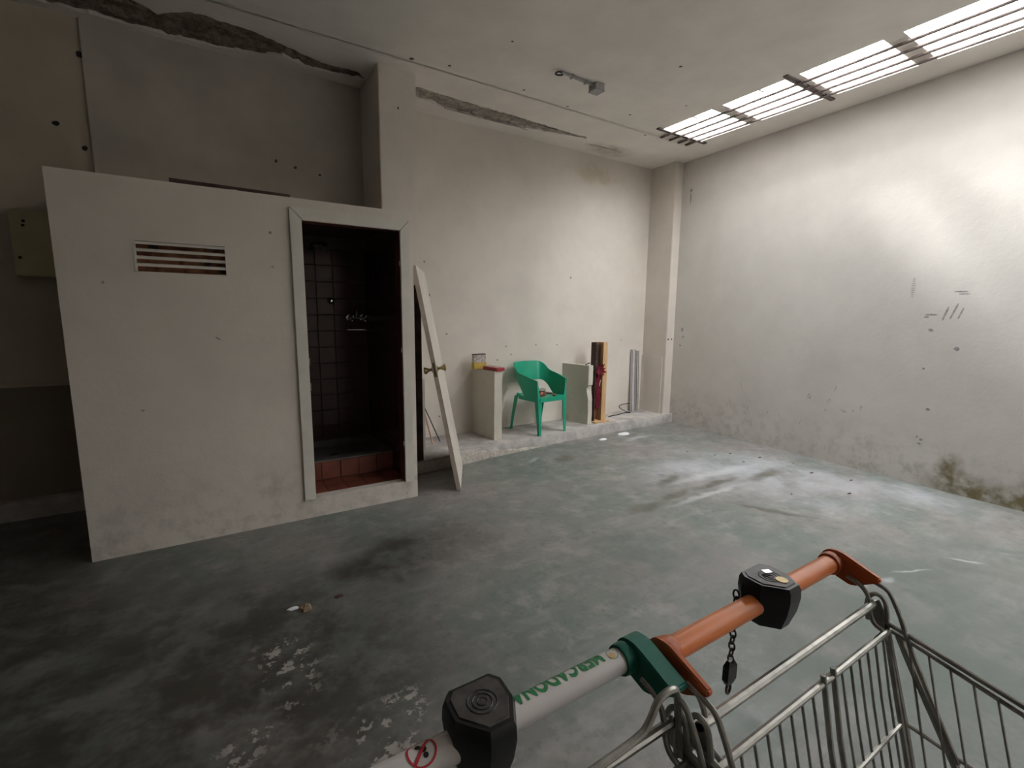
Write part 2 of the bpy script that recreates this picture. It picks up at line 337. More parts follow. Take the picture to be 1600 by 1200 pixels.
# ceiling with openings for the skylights
PAN = [(3.515-.715*i-.297, 3.515-.715*i+.297) for i in range(15)]
SX0, SX1 = 4.33, 4.99
mb = MB(); T = ZC+.08
mb.box((-6.7, -7.8, ZC), (SX0, 4.0, T)); mb.box((SX1, -7.8, ZC), (5.7, 4.0, T))
ys = [4.0]+[v for a, b in PAN for v in (b, a)]+[-7.8]
for i in range(0, len(ys), 2): mb.box((SX0, ys[i+1], ZC), (SX1, ys[i], T))
ceil = struct(mb.build('ceiling', M_ceil), 'off-white ceiling with a row of barred skylights and flaking plaster along the wall')
# back strip of the ceiling: plaster fallen away in two long ragged bands
def interp(L, x):
    if x <= L[0][0]: return L[0][1]
    for (a, b), (c_, d) in zip(L, L[1:]):
        if x <= c_: return b+(d-b)*(x-a)/(c_-a)
    return L[-1][1]
upL = [(-1.3, 4.36), (-.6, 4.33), (-.29, 4.27), (-.18, 4.36), (.02, 4.20), (.41, 4.23), (.74, 4.36), (.95, 4.42), (1.19, 4.40), (1.27, 4.50)]
loL = [(-1.3, 4.62), (-.6, 4.62), (-.2, 4.64), (.2, 4.62), (.45, 4.56), (.62, 4.47), (.80, 4.56), (1.0, 4.55), (1.19, 4.53), (1.27, 4.52)]
upR = [(1.62, 4.38), (1.76, 4.38), (2.02, 4.40), (2.4, 4.42), (2.74, 4.42), (3.2, 4.45), (3.6, 4.47), (3.76, 4.46), (3.85, 4.50), (5.4, 4.5)]
loR = [(1.62, 4.62), (1.9, 4.60), (2.1, 4.66), (2.5, 4.68), (2.8, 4.66), (3.2, 4.60), (3.6, 4.53), (3.76, 4.50), (3.85, 4.50), (5.4, 4.5)]
mA, mL, mR = MB(), MB(), MB()
X0, X1, n = -1.3, 5.62, 346
rowsA, rowsB = [], []
for i in range(n+1):
    x = X0+(X1-X0)*i/n
    if x < 1.285: u, l = interp(upL, x), interp(loL, x)
    elif x < 1.612: u, l = 4.45, 4.45
    else: u, l = interp(upR, x), interp(loR, x)
    if l-u > .005:
        u += noise.noise((x*14, 1, 0))*.022+noise.noise((x*40, 2, 0))*.010; l += noise.noise((x*12, 5, 0))*.022+noise.noise((x*37, 6, 0))*.010
        l = max(l, u+.01)
    rowsA.append((x, u, l))
for (x, u, l), (x2, u2, l2) in zip(rowsA, rowsA[1:]):
    d = .0
    mA.add([(x, 3.99, ZC), (x2, 3.99, ZC), (x2, u2, ZC), (x, u, ZC)], [(0, 1, 2, 3)])
    mA.add([(x, l, ZC), (x2, l2, ZC), (x2, 5.1, ZC), (x, 5.1, ZC)], [(0, 1, 2, 3)])
    if l-u > .012 or l2-u2 > .012:
        mA.add([(x, u, ZC), (x2, u2, ZC), (x2, u2, ZC+.05), (x, u, ZC+.05)], [(0, 1, 2, 3)])
        mA.add([(x, l, ZC), (x2, l2, ZC), (x2, l2, ZC+.05), (x, l, ZC+.05)], [(0, 1, 2, 3)])
        m = mL if x < 1.4 else mR; K = 9
        def pt(xx, uu, ll, k):
            y = uu+(ll-uu)*k/K; s = .012+.03*abs(noise.noise((xx*7, y*9, 3)))+.012*noise.noise((xx*25, y*25, 7)); s = 0.012 if s < .012 else s
            return (xx, y, ZC+s)
        for k in range(K):
            m.add([pt(x, u, l, k), pt(x2, u2, l2, k), pt(x2, u2, l2, k+1), pt(x, u, l, k+1)], [(0, 1, 2, 3)])
mA.box((-6.7, 3.99, ZC), (X0, 5.1, T)); mA.box((-6.7, 3.99, ZC+.06), (5.7, 5.2, T+.02))
mA.build('plaster_strip', M_ceil, ceil, fix=False)
mL.build('exposed_plaster', M_rub_l, ceil, fix=False, label='brown exposed rubble where the plaster has fallen')
mR.build('exposed_plaster', M_rub_r, ceil, fix=False, label='grey exposed lath where the plaster has fallen')
# peeling lips of plaster hanging at the band edge
for k, (xa, xb, yy) in enumerate([(2.55, 3.1, 4.66), (3.0, 3.72, 4.51), (2.1, 2.5, 4.66), (3.95, 4.5, 4.62)]):
    m = MB(); R_ = []
    for i in range(13):
        x = xa+(xb-xa)*i/12; s = math.sin(math.pi*i/12); y = yy+noise.noise((x*8, k, 0))*.02
        R_.append([(x, y, ZC-.001), (x, y-.03*s-.004, ZC-.012*s-.003), (x, y-.03*s-.006, ZC-.008*s-.001), (x, y-.002, ZC+.004)])
    m.loft(R_); m.build('plaster_flake', M_rub_r, ceil)

# unseen roof court, added over the skylights to shape the daylight
struct(MB().box((4.14, -7.8, T), (4.28, 4.4, ZC+.82)).build('light_kerb_left', M_court), 'unseen added kerb beside the skylights, height set for the daylight')  # unseen kerb, height set to trim light on the right wall
struct(MB().box((5.05, -7.8, T), (5.3, 4.4, ZC+.16)).build('light_kerb_right', M_court), 'unseen added kerb right of the skylights, kept low for the daylight')  # unseen kerb, kept low so more light travels left
struct(MB().box((4.28, 4.0, T), (5.05, 4.3, ZC+1.05)).build('sun_block_back', M_court), 'unseen added parapet keeping the sun off the first skylight')  # unseen block added to keep sun off the first pane
for i, (a, b) in enumerate(PAN):
    w = empty('window_%d' % (i+1), ((SX0+SX1)/2, (a+b)/2, ZC)); tag(w, 'skylight pane number %d from the far wall, glaring white daylight' % (i+1), None, None, 'structure')
    MB().box((SX0-.004, a-.004, ZC+.03), (SX1+.004, b+.004, ZC+.038)).build('pane', M_glass, w)
    if i < 2:
        MB().box((SX0, (a+b)/2-.02, ZC+.04), (SX0+.16, (a+b)/2-.005, ZC+.052)).build('glazing_clip', M_bar, w)
    pd = bpy.data.lights.new('skylight_portal', 'AREA'); pd.shape = 'RECTANGLE'; pd.size = SX1-SX0; pd.size_y = b-a; pd.cycles.is_portal = True
    po = bpy.data.objects.new('skylight_portal', pd); COL.objects.link(po); po.location = ((SX0+SX1)/2, (a+b)/2, ZC+.02)
g = empty('security_bars', (4.7, 2.4, 3.47)); tag(g, 'rusty iron bars running under the row of skylights', 'security bars')
for x in (4.455, 4.605, 4.755, 4.89):
    MB().tube([(x, 3.95, 3.508), (x, -6.9, 3.508)], .0125, 8).build('bar', M_bar, g, smooth=True)
    MB().box((x-.014, 3.86, 3.50), (x+.014, 3.96, 3.516)).build('bar_end', M_bar, g)
for y in (3.825, 2.455, 1.07, -.33, -1.76, -3.19, -4.62, -6.05):
    MB().box((4.25, y-.02, 3.517), (5.07, y+.02, 3.529)).build('cross_bar', M_bar, g)

# stains, holes and scuffs: thin marks lying on their surface
def add_marks(wall, mname, face, eps=.0006):
    L_, dark = MARKS[mname]; mm = simple('mark_'+mname, dark, .85, 0, .3, 60, .2)
    for (p, r, rot) in L_:
        n_ = 12; pts = []
        for k in range(n_):
            a = 2*math.pi*k/n_; q = 1+.35*noise.noise((k*.9+p[0]*7, p[2]*5, p[1]*3)); u, v = math.cos(a)*q, math.sin(a)*q
            if face == 'y': b = rot[1]; u, v = u*r[0], v*r[2]; pts.append((p[0]+u*math.cos(b)+v*math.sin(b), p[1]-eps, p[2]-u*math.sin(b)+v*math.cos(b)))
            elif face == 'x': b = rot[0]; u, v = u*r[1], v*r[2]; y = p[1]+u*math.cos(b)-v*math.sin(b); pts.append((xr(y)-eps*1.5, y, p[2]+u*math.sin(b)+v*math.cos(b)))
            else: pts.append((p[0]+u*r[0], p[1]+v*r[1], p[2]-eps))
        d = {'y': (0, eps, 0), 'x': (eps, 0, 0), 'z': (0, 0, eps)}[face]
        MB().prism(pts, d).build('scuff_mark', mm, wall)
O = bpy.data.objects
add_marks(O['wall_back'], 'plaster_back', 'y'); add_marks(O['wall_right'], 'plaster_right', 'x'); add_marks(O['wall_back_left'], 'plaster_left', 'y'); add_marks(O['wall_back_left'], 'plaster_left_slab', 'y')
MARKS['smears'] = (mk_x(smears), (.57, .525, .48)); add_marks(O['wall_right'], 'smears', 'x')
add_marks(O['ceiling'], 'plaster_ceiling', 'z')
for o_, k_ in ((O['wall_pillar_left'], 0), (O['wall_pillar_right'], 1)):
    L_, dk = MARKS['plaster_pillar']; keep = L_; MARKS['plaster_pillar'] = (L_[:1] if k_ == 0 else L_[1:], dk); add_marks(o_, 'plaster_pillar', 'y'); MARKS['plaster_pillar'] = (keep, dk)

# ------------------------------------------------------------------ shower cubicle
cub = empty('shower_cubicle', (.31, 3.58, 0)); tag(cub, 'white plastered shower cubicle with open doorway and slatted vent', 'shower cubicle')
Y0, Y1, ZT = 3.585, 3.665, 2.26
mb = MB(); mb.box((-.715, Y0, 0), (-.36, Y1, ZT)); mb.box((-.36, Y0, 0), (.098, Y1, 1.728)); mb.box((-.36, Y0, 1.908), (.098, Y1, ZT)); mb.box((.098, Y0, 0), (.535, Y1, ZT))
mb.box((.535, Y0, 0), (1.25, Y1, .148)); mb.box((.535, Y0, 2.13), (1.25, Y1, ZT)); mb.box((1.25, Y0, 0), (1.342, Y1, ZT))
# uneven trowelled top edge
R_ = []
for i in range(61):
    x = -.715+2.057*i/60; h = ZT-.004+.010*noise.noise((x*3, 0, 0))+.006*noise.noise((x*15, 1, 0)); R_.append([(x, Y0, 2.2), (x, Y0+.004, h), (x, Y1, h), (x, Y1, 2.2)])
mb.loft(R_); mb.build('front_wall', M_cub, cub)
mb = MB(); mb.box((-.715, Y1, 0), (-.64, 4.70, ZT)); mb.box((1.275, Y1, 0), (1.338, 4.158, ZT)); mb.box((.37, Y1, 0), (.44, 4.70, 2.2)); mb.build('side_wall', M_plain, cub)
MB().box((-.715, Y0+.02, 2.195), (1.338, 4.155, 2.245)).box((-.715, 4.155, 2.195), (1.28, 4.70, 2.245)).build('roof_slab', M_plain, cub)
for p_ in range(1):
    L_, dk = MARKS['plaster_cubicle']; MARKS['plaster_cubicle'] = ([((p[0], Y0, p[2]), r, q) for p, r, q in L_], dk); add_marks(cub, 'plaster_cubicle', 'y')
fr = empty('door_frame', (0, 0, 0), cub)
def jamb(nm, pts): return MB().prism(pts, (0, -.02, 0)).build(nm, M_white, fr, bevel=.003)
yj = Y0
jamb('jamb', [(.478, yj, .145), (.553, yj, .145), (.553, yj, 2.118), (.478, yj, 2.198)])
jamb('jamb', [(1.235, yj, .145), (1.308, yj, .145), (1.308, yj, 2.198), (1.235, yj, 2.118)])
jamb('head_casing', [(.480, yj, 2.198), (.555, yj, 2.118), (1.233, yj, 2.118), (1.306, yj, 2.198)])
mb = MB(); mb.box((.535, Y0, .148), (.556, Y1+.01, 2.13)); mb.box((1.232, Y0, .148), (1.25, Y1+.01, 2.13)); mb.box((.556, Y0, 2.116), (1.232, Y1+.01, 2.13)); mb.build('door_lining', M_lining, fr)
for x, z in ((.556, 1.13), (.556, .95)): MB().box((x, Y0-.008, z), (x+.006, Y0+.02, z+.05)).build('strike_plate', M_brass, fr)
for z in (1.86, 1.2, .45): MB().tube([(1.232, Y0-.006, z), (1.232, Y0-.006, z+.035)], .006, 8).build('hinge_stub', M_white, fr)
# slatted vent
vt = empty('vent', (0, 0, 0), cub)
MB().box((-.365, Y0-.004, 1.725), (-.356, Y0+.03, 1.912)).box((.093, Y0-.004, 1.725), (.102, Y0+.03, 1.912)).box((-.365, Y0-.004, 1.725), (.102, Y0+.03, 1.731)).build('vent_frame', M_white, vt)
for z in (1.897, 1.855, 1.812, 1.770):
    MB().obox((-.358, Y0+.002, z-.008), (.454, 0, 0), (0, .022, .006), (0, 0, .015)).build('slat', M_white, vt)
MB().box((-.40, Y1+.005, 1.66), (.14, Y1+.02, 1.96)).build('backing_board', M_redwood, vt)
for x, z in ((-.30, 1.88), (-.10, 1.87), (-.04, 1.885), (.03, 1.88), (-.15, 1.80), (-.02, 1.795), (-.33, 1.84), (.06, 1.76)):
    MB().box((x, Y1-.012, z-.013), (x+random.uniform(.015, .05), Y1+.005, z+.013), .003).build('timber_scrap', random.choice([M_redwood, M_dkwood, M_terra]), vt)
# interior linings and tiles
mb = MB(); mb.box((.44, 4.66, .14), (1.275, 4.70, 2.2)); mb.box((1.262, Y1, .14), (1.276, 4.66, 2.2)); mb.box((.44, Y1, .14), (.452, 4.66, 2.2)); mb.box((.44, Y1-.002, 0), (1.27, 4.70, .138))
mb.box((.44, 3.955, .138), (1.27, 4.0, .30)); mb.build('grout_bed', M_grout, cub)
MB().box((.44, Y1, 2.18), (1.276, 4.66, 2.196)).build('inner_ceiling', M_tile, cub)
tb = bpy.data.meshes.new('tile'); S_ = .15
def tile_mesh(nm, mat, w_, h_, d_=.008):
    o = MB().box((-w_/2, 0, -h_/2), (w_/2, d_, h_/2)); b = .003
    m = MB().loft([[(-w_/2, d_, -h_/2), (w_/2, d_, -h_/2), (w_/2, d_, h_/2), (-w_/2, d_, h_/2)], [(-w_/2, b, -h_/2), (w_/2, b, -h_/2), (w_/2, b, h_/2), (-w_/2, b, h_/2)], [(-w_/2+b, 0, -h_/2+b), (w_/2-b, 0, -h_/2+b), (w_/2-b, 0, h_/2-b), (-w_/2+b, 0, h_/2-b)]])
    me = bpy.data.meshes.new(nm); me.from_pydata([tuple(v) for v in m.v], [], m.f)
    bm = bmesh.new(); bm.from_mesh(me); bmesh.ops.recalc_face_normals(bm, faces=bm.faces); bm.to_mesh(me); bm.free(); me.materials.append(mat); return me
TM = tile_mesh('tile', M_tile, .146, .146); TT = tile_mesh('terracotta', M_terra, .146, .146)
def tile(me, loc, rot):
    o = bpy.data.objects.new('tile', me); COL.objects.link(o); o.parent = cub; o.location = Vector(loc)-cub.location; o.rotation_euler = tuple(r+random.uniform(-.006, .006) for r in rot)
for k in range(14):
    z = .215+k*.149
    if z > 2.15: break
    for i in range(5): tile(TM, (1.185-i*.149, 4.652, z), (0, 0, 0))
    for i in range(6): tile(TM, (1.254, 4.575-i*.149, z), (0, 0, -math.pi/2))
for i in range(5):
    for k in range(2): tile(TT, (1.185-i*.149, 3.745+k*.149, .147), (-math.pi/2, 0, 0))
    tile(TT, (1.185-i*.149, 3.947, .226), (0, 0, 0))
mb = MB(); zt = .31
mb.box((.45, 3.955, .24), (1.26, 4.02, zt)); mb.box((.45, 4.59, .24), (1.26, 4.652, zt)); mb.box((.45, 4.02, .24), (.51, 4.59, zt)); mb.box((1.20, 4.02, .24), (1.254, 4.59, zt)); mb.box((.51, 4.02, .22), (1.20, 4.59, .25))
tray = mb.build('shower_tray', M_tray, cub); MB().lathe((.83, 4.28, .25), [(.035, 0), (.035, .004), (.0, .004)], 14).build('drain', M_chrome, tray)
# fittings
sh = empty('wall_shower', (.93, 4.652, 2.1)); tag(sh, 'dark shower arm and rose high on the cubicle tiles', 'shower')
MB().lathe((.90, 4.652, 2.10), [(.035, 0), (.035, -.012), (.014, -.014), (.014, -.03)], 14, 'y').build('wall_flange', M_black, sh)
MB().tube([(.90, 4.62, 2.10), (.87, 4.56, 2.105), (.80, 4.50, 2.10), (.76, 4.48, 2.085)], .010, 8).build('arm', M_black, sh, smooth=True)
MB().lathe((.76, 4.48, 2.03), [(.03, 0), (.03, .012), (.012, .05), (.010, .06)], 14).build('rose', M_black, sh, smooth=True)
vv = empty('stop_valve', (.936, 4.652, 1.61)); tag(vv, 'small round stop valve on the cubicle tiles', 'valve')
MB().lathe((.936, 4.652, 1.61), [(.032, 0), (.032, -.006), (.020, -.010), (.02, -.012)], 16, 'y').build('rosette', M_black, vv)
MB().lathe((.936, 4.640, 1.61), [(.011, 0), (.013, -.02), (.008, -.028)], 12, 'y').build('knob', M_chrome, vv, smooth=True)
mxr = empty('shower_mixer', (1.15, 4.652, 1.45)); tag(mxr, 'chrome shower mixer with two handles in the cubicle corner', 'mixer tap')
MB().tube([(1.08, 4.60, 1.455), (1.22, 4.60, 1.455)], .016, 12).build('body', M_chrome, mxr, smooth=True)
for x in (1.09, 1.21):
    MB().lathe((x, 4.652, 1.455), [(.028, 0), (.026, -.01), (.013, -.014), (.013, -.05)], 14, 'y').build('rosette', M_chrome, mxr, smooth=True)
    h = MB().lathe((x, 4.59, 1.455), [(.012, 0), (.02, -.018), (.022, -.03), (.012, -.04)], 12, 'y').build('handle', M_chrome, mxr, smooth=True)
    for a in range(4):
        c_, s_ = math.cos(a*math.pi/2+.5), math.sin(a*math.pi/2+.5); MB().lathe((x+c_*.03, 4.568, 1.455+s_*.03), [(.001, -.008), (.008, -.006), (.010, 0), (.008, .006), (.001, .008)], 10, 'y').build('handle_spoke', M_chrome, h, smooth=True)
MB().tube([(1.15, 4.60, 1.46), (1.15, 4.585, 1.51), (1.15, 4.58, 1.53)], .009, 8).build('riser', M_chrome, mxr, smooth=True)
sd = empty('soap_shelf', (1.15, 4.652, 1.345)); tag(sd, 'thin chrome wire shelf under the mixer in the cubicle', 'shelf')
MB().tube([(1.06, 4.65, 1.345), (1.06, 4.58, 1.345), (1.23, 4.56, 1.345), (1.245, 4.65, 1.345)], .004, 6).build('rim', M_chrome, sd, smooth=True)
for i in range(5): MB().tube([(1.08+i*.034, 4.65, 1.345), (1.08+i*.034, 4.58, 1.345)], .002, 5).build('wire', M_chrome, sd)
# on the roof of the cubicle and beside it
tag(MB().obox((-.165, 3.60, 2.268), (.66, .005, -.006), (0, .16, 0), (0, 0, .020)).build('dark_board', M_dkwood), 'thin dark board lying on the cubicle roof', 'board')
cb = empty('meter_cabinet', (-1.04, 4.675, 1.72)); tag(cb, 'beige wall cabinet cover left of the cubicle', 'cabinet')
MB().box((-1.125, 4.62, 1.728), (-.84, 4.698, 2.172)).build('body', M_beige, cb, bevel=.006); MB().box((-1.12, 4.612, 1.733), (-.845, 4.62, 2.167)).build('cover', M_beige, cb, bevel=.003)
for x, z in ((-1.05, 2.10), (-1.055, 2.072), (-1.09, 1.855)): MB().lathe((x, 4.612, z), [(.010, 0), (.008, -.004), (.001, -.005)], 8, 'y').build('screw_hole', M_dark, cb)
tag(MB().obox((1.615-.20, 4.115, .122), (.19, 0, 0), (0, .03, 0), (0, 0, 1.63)).build('shade_plank', M_dkwood), 'added dark plank standing in for shade on the pillar behind the leaning door', 'plank')  # added board imitates the deep shade on the pillar face

# ------------------------------------------------------------------ leaning door
P0 = Vector((1.670, 3.527, 0)); wv = Vector((.32, .615, 0)); lv = Vector((-.29, .133, 1.73)).normalized()
wv = (wv-lv*wv.dot(lv)); wv.z = 0; wv = wv.normalized()*.69; nv = wv.cross(lv).normalized()*.036
L_ = 1.90
dr = empty('loose_door', P0); tag(dr, 'cream flush door off its hinges leaning against the cubicle side', 'door')
bz = Vector((0, 0, .004))
MB().obox(P0+bz+wv*.004, lv*L_, wv*.992, nv).build('leaf', M_doorp, dr)
MB().obox(P0+bz-wv*.001, lv*L_, wv*.006, nv).build('lipping', M_dooredge, dr)
hc = P0+lv*1.06+wv*.075+nv*.5
for s in (1, -1):
    d = nv.normalized()*s; kb = empty('door_knob', (hc-nv*.5*-s)-P0 if False else (hc+nv*.5*s)-P0, dr)
    def ring(c0, r, n_=14):
        u = lv; w_ = d.cross(lv).normalized(); return [c0+(u*math.cos(2*math.pi*i/n_)+w_*math.sin(2*math.pi*i/n_))*r for i in range(n_)]
    b0 = hc+nv*.5*s
    MB().loft([ring(b0, .026), ring(b0+d*.006, .026), ring(b0+d*.010, .012), ring(b0+d*.030, .011)]).build('rose', M_brass, kb, smooth=True)
    MB().loft([ring(b0+d*.028, .011), ring(b0+d*.034, .014), ring(b0+d*.062, .030), ring(b0+d*.070, .029), ring(b0+d*.074, .018)]).build('knob', M_brass, kb, smooth=True)
MB().obox(hc-lv*.06-wv*.0775-nv*.25, lv*.12, wv*.004, nv*.5).build('latch_plate', M_brass, dr)
for a, b in ((.42, .10), (.34, .11)): MB().obox(P0+lv*a+wv*b+nv*1.0, lv*.028, wv*.012, nv*.03).build('screw_hole', M_dark, dr)
# sticks behind the door
for nm, lab, p, q, m, r in (('thin_rod', 'thin dark rod leaning behind the cream door', (2.01, 4.66, .122), (1.80, 4.86, .74), M_cable, .006), ('wooden_stick', 'pinkish stick leaning beside the first stub wall', (1.90, 4.60, .122), (1.775, 4.66, .70), M_stick, .009)):
    tag(MB().tube([p, q], r, 8).build(nm, m, smooth=True), lab, 'stick')

# ------------------------------------------------------------------ stub walls on the ledge
def stub(lab, x0, x1, yf, h, slant=0, notch=False):
    o = empty('stub_wall', ((x0+x1)/2, yf, .12)); tag(o, lab, 'stub wall', 'stub walls on the ledge')
    m = MB(); R_ = []
    for i in range(25):
        z = .12+(h-.12)*i/24; j = noise.noise((x0*3, z*7, 1))*.005
        R_.append([(x0+j, yf+j, z), (x1+j, yf+.004+j*.6, z), (x1+slant, 4.885, z), (x0+slant, 4.885, z)])
    m.loft(R_); m.build('body', M_stub, o); return o
stub('cream stub wall in shadow between cubicle and leaning door', 1.655, 1.745, 4.405, .86)
stub('cream stub wall topped by a flat red carton', 2.548, 2.648, 4.41, .885, -.03)
s3 = empty('stub_wall', (3.99, 4.46, .12)); tag(s3, 'cream stub wall with a notched edge right of the green chair', 'stub wall', 'stub walls on the ledge')
m = MB(); R_ = []
for i in range(41):
    z = .12+.76*i/40; d = 0
    if z > .62: d = -.0
    elif z > .56: d = .035
    elif z > .44: d = .035*(z-.44)/.12
    j = noise.noise((2, z*9, 1))*.004
    R_.append([(3.945, 4.46+d+j, z), (4.015, 4.465+d*.6+j, z), (3.93, 4.885, z), (3.86, 4.885, z)])
m.loft(R_); m.build('body', M_stub, s3)
MB().prism([(3.938, 4.462, .60), (3.944, 4.462, .60), (3.862, 4.88, .60), (3.853, 4.88, .60)], (0, 0, .28)).build('render_panel', M_stub, s3)
tag(MB().tube([(3.93, 4.52, .886), (3.945, 4.50, .894), (3.955, 4.49, .905), (3.975, 4.485, .91)], .007, 7).build('bent_nail', M_cable, smooth=True), 'small dark bent scrap on the notched stub wall', 'scrap')
# cartons on the second stub wall
bx = empty('red_carton', (2.62, 4.47, .886)); tag(bx, 'flat red carton on top of the stub wall', 'box')
MB().obox((2.572, 4.395, .887), (.105, .012, 0), (-.03, .26, 0), (0, 0, .036)).build('tray', M_red, bx, bevel=.002); MB().obox((2.570, 4.397, .9235), (.104, .012, 0), (-.03, .258, 0), (0, 0, .0035)).build('lid', M_redt, bx)
yb = empty('printed_packet', (2.53, 4.72, .886)); tag(yb, 'small yellow and grey printed packet behind the red carton', 'packet')
MB().obox((2.455, 4.70, .887), (.155, .0, 0), (0, .07, 0), (0, 0, .075)).build('packet_base', M_yellow, yb, bevel=.002)
MB().obox((2.450, 4.70, .962), (.15, 0, 0), (0, .05, 0), (0, 0, .095)).build('packet_top', M_photo, yb)
MB().obox((2.450, 4.699, 1.05), (.15, 0, 0), (0, .052, 0), (0, 0, .008)).build('packet_flap', M_dkwood, yb)

# ------------------------------------------------------------------ green chair
ch = empty('plastic_armchair', (3.262, 4.572, .122)); ch.rotation_euler = (0, 0, math.radians(7)); ch.scale = (.92, 1, 1); tag(ch, 'green moulded plastic armchair standing on the ledge', 'chair')
def L(mb, nm, mat=M_green, sm=True, par=ch, bev=0): return mb.build(nm, mat, par, world=False, smooth=sm, bevel=bev)
# shell: arms and back as one band
def shell():
    prof = []   # plan point at mid height, outward flare, bottom z, top z
    key = [(-.245, -.215, .02, .395, .635), (-.258, -.13, .02, .395, .655), (-.264, -.05, .025, .40, .675), (-.264, .02, .03, .45, .69), (-.258, .09, .04, .53, .705), (-.245, .16, .05, .575, .775), (-.205, .215, .055, .585, .812), (-.10, .23, .055, .59, .816), (0, .235, .055, .59, .817)]
    key += [(-a, b, c_, d, e) for a, b, c_, d, e in reversed(key[:-1])]
    fine = []
    for a, b in zip(key, key[1:]):
        for s in range(4): fine.append(tuple(p+(q-p)*s/4 for p, q in zip(a, b)))
    fine.append(key[-1])
    for _ in range(2):
        fine = [fine[0]]+[tuple((p+2*q+r)/4 for p, q, r in zip(a, b, c_)) for a, b, c_ in zip(fine, fine[1:], fine[2:])]+[fine[-1]]
    rings = []
    for x, y, fl, zb, zt in fine:
        d = Vector((x, y*.9+.02, 0)); d = d.normalized() if d.length > 1e-4 else Vector((0, 1, 0)); K = 6; inner = []; outer = []
        for k in range(K+1):
            f = k/K; z = zb+(zt-zb)*f; c0 = Vector((x, y, z))+d*fl*(f-.5); th = .009 if 0 < k < K else .006
            inner.append(c0-d*th); outer.append(c0+d*th)
        rings.append(inner+outer[::-1])
    return MB().loft(rings)
L(shell(), 'arm_and_back_shell')
# seat with rolled front
rings = []
for i in range(15):
    y = -.235+.43*i/14; zz = .435-.018*math.sin(math.pi*i/14)-(.014 if i == 0 else 0); hw = .225-.02*abs(i-4)/10
    rings.append([(-hw, y, zz+.012), (-hw*.5, y, zz-.002), (0, y, zz-.006), (hw*.5, y, zz-.002), (hw, y, zz+.012), (hw, y, zz-.022), (0, y, zz-.028), (-hw, y, zz-.022)])
L(MB().loft(rings), 'seat')
L(MB().box((-.22, -.243, .385), (.22, -.232, .437)), 'front_apron', bev=.003)
for s in (-1, 1):
    L(MB().box((min(s*.215, s*.245), -.21, .385), (max(s*.215, s*.245), .12, .43)), 'side_apron', bev=.004)
    def leg(sec):    # rings of an L-shaped channel: (z, outer x, front y, widths)
        return MB().loft([[(s*x, y, z), (s*(x-wx), y, z), (s*(x-wx), y+dsg*.008, z), (s*(x-.010), y+dsg*.010, z), (s*(x-.010), y+dsg*wy, z), (s*x, y+dsg*wy, z)] for z, x, y, wx, wy, dsg in sec])
    L(leg([(.0, .235, -.250, .036, .030, 1), (.15, .238, -.245, .046, .040, 1), (.38, .246, -.236, .062, .06, 1), (.50, .252, -.228, .030, .07, 1), (.625, .254, -.216, .016, .03, 1)]), 'leg', sm=False)
    L(leg([(.0, .262, .255, .034, .036, -1), (.2, .258, .225, .042, .045, -1), (.42, .250, .185, .05, .06, -1)]), 'leg', sm=False)
# things on the seat
tn = empty('round_tin', (3.185, 4.47, .560)); tag(tn, 'small copper coloured tin with a pale rim on the green chair', 'tin')
MB().lathe((3.185, 4.47, .560), [(.074, 0), (.084, .012), (.084, .040), (.076, .050), (.078, .056), (.078, .066)], 28).build('body', M_tape, tn, smooth=True)
MB().lathe((3.185, 4.47, .628), [(.086, 0), (.089, .009), (.078, .014), (.07, .011)], 28).build('lid', M_lid, tn, smooth=True)
br = empty('scraper', (3.33, 4.47, .566)); tag(br, 'dark wooden scraper lying on the green seat', 'scraper')
MB().tube([(3.27, 4.50, .574), (3.33, 4.48, .578), (3.37, 4.45, .576)], .011, 8).build('handle', M_dkwood, br, smooth=True)
MB().obox((3.36, 4.46, .566), (.05, -.02, .004), (-.02, -.05, 0), (0, 0, .004)).build('blade', M_redwood, br)
MB().obox((3.345, 4.375, .545), (.028, .004, 0), (0, .05, .016), (0, 0, .006)).build('strap', M_cable, br)

# ------------------------------------------------------------------ timber niche with red cloth, profiles, cable
pf = empty('plank_frame', (4.19, 4.55, .12)); tag(pf, 'narrow upright timber frame of pine and dark boards', 'timber frame')
MB().obox((4.215, 4.505, .14), (.075, 0, 0), (0, .10, 0), (0, 0, 1.02)).build('side_plank', M_pine, pf, bevel=.002)
MB().obox((4.12, 4.60, .14), (.12, 0, 0), (0, .018, 0), (0, 0, 1.02)).build('back_board', M_redwood, pf)
MB().obox((4.10, 4.52, .14), (.012, .0, 0), (0, .09, 0), (0, 0, 1.02)).build('thin_side_board', M_dkwood, pf)
MB().obox((4.07, 4.45, .122), (.25, .015, 0), (0, .16, 0), (0, 0, .018)).build('base_board', M_pine, pf)
MB().obox((4.125, 4.58, .15), (.04, 0, 0), (.02, .02, 0), (.05, 0, .98)).build('dark_batten', M_dkwood, pf)
for k in range(7): MB().tube([(4.065, 4.50, .36+k*.112), (4.13, 4.53, .355+k*.112)], .0035, 6).build('nail', M_cable, pf)
rc = empty('red_cloth', (4.17, 4.50, .142)); tag(rc, 'crimson cloth bundle with a pointed ruffle in the timber frame', 'cloth')
R_ = []
for i in range(16):
    z = .30+.46*i/15; rr = (.030+.022*math.sin(math.pi*i/15)); cx = 4.165+.010*math.sin(i*.6)
    R_.append([(cx+rr*(1+.25*math.sin(5*a+i*.8))*math.cos(a), 4.545+rr*.6*math.sin(a), z) for a in [2*math.pi*k/12 for k in range(12)]])
MB().loft(R_).build('bundle', M_cloth, rc, smooth=True)
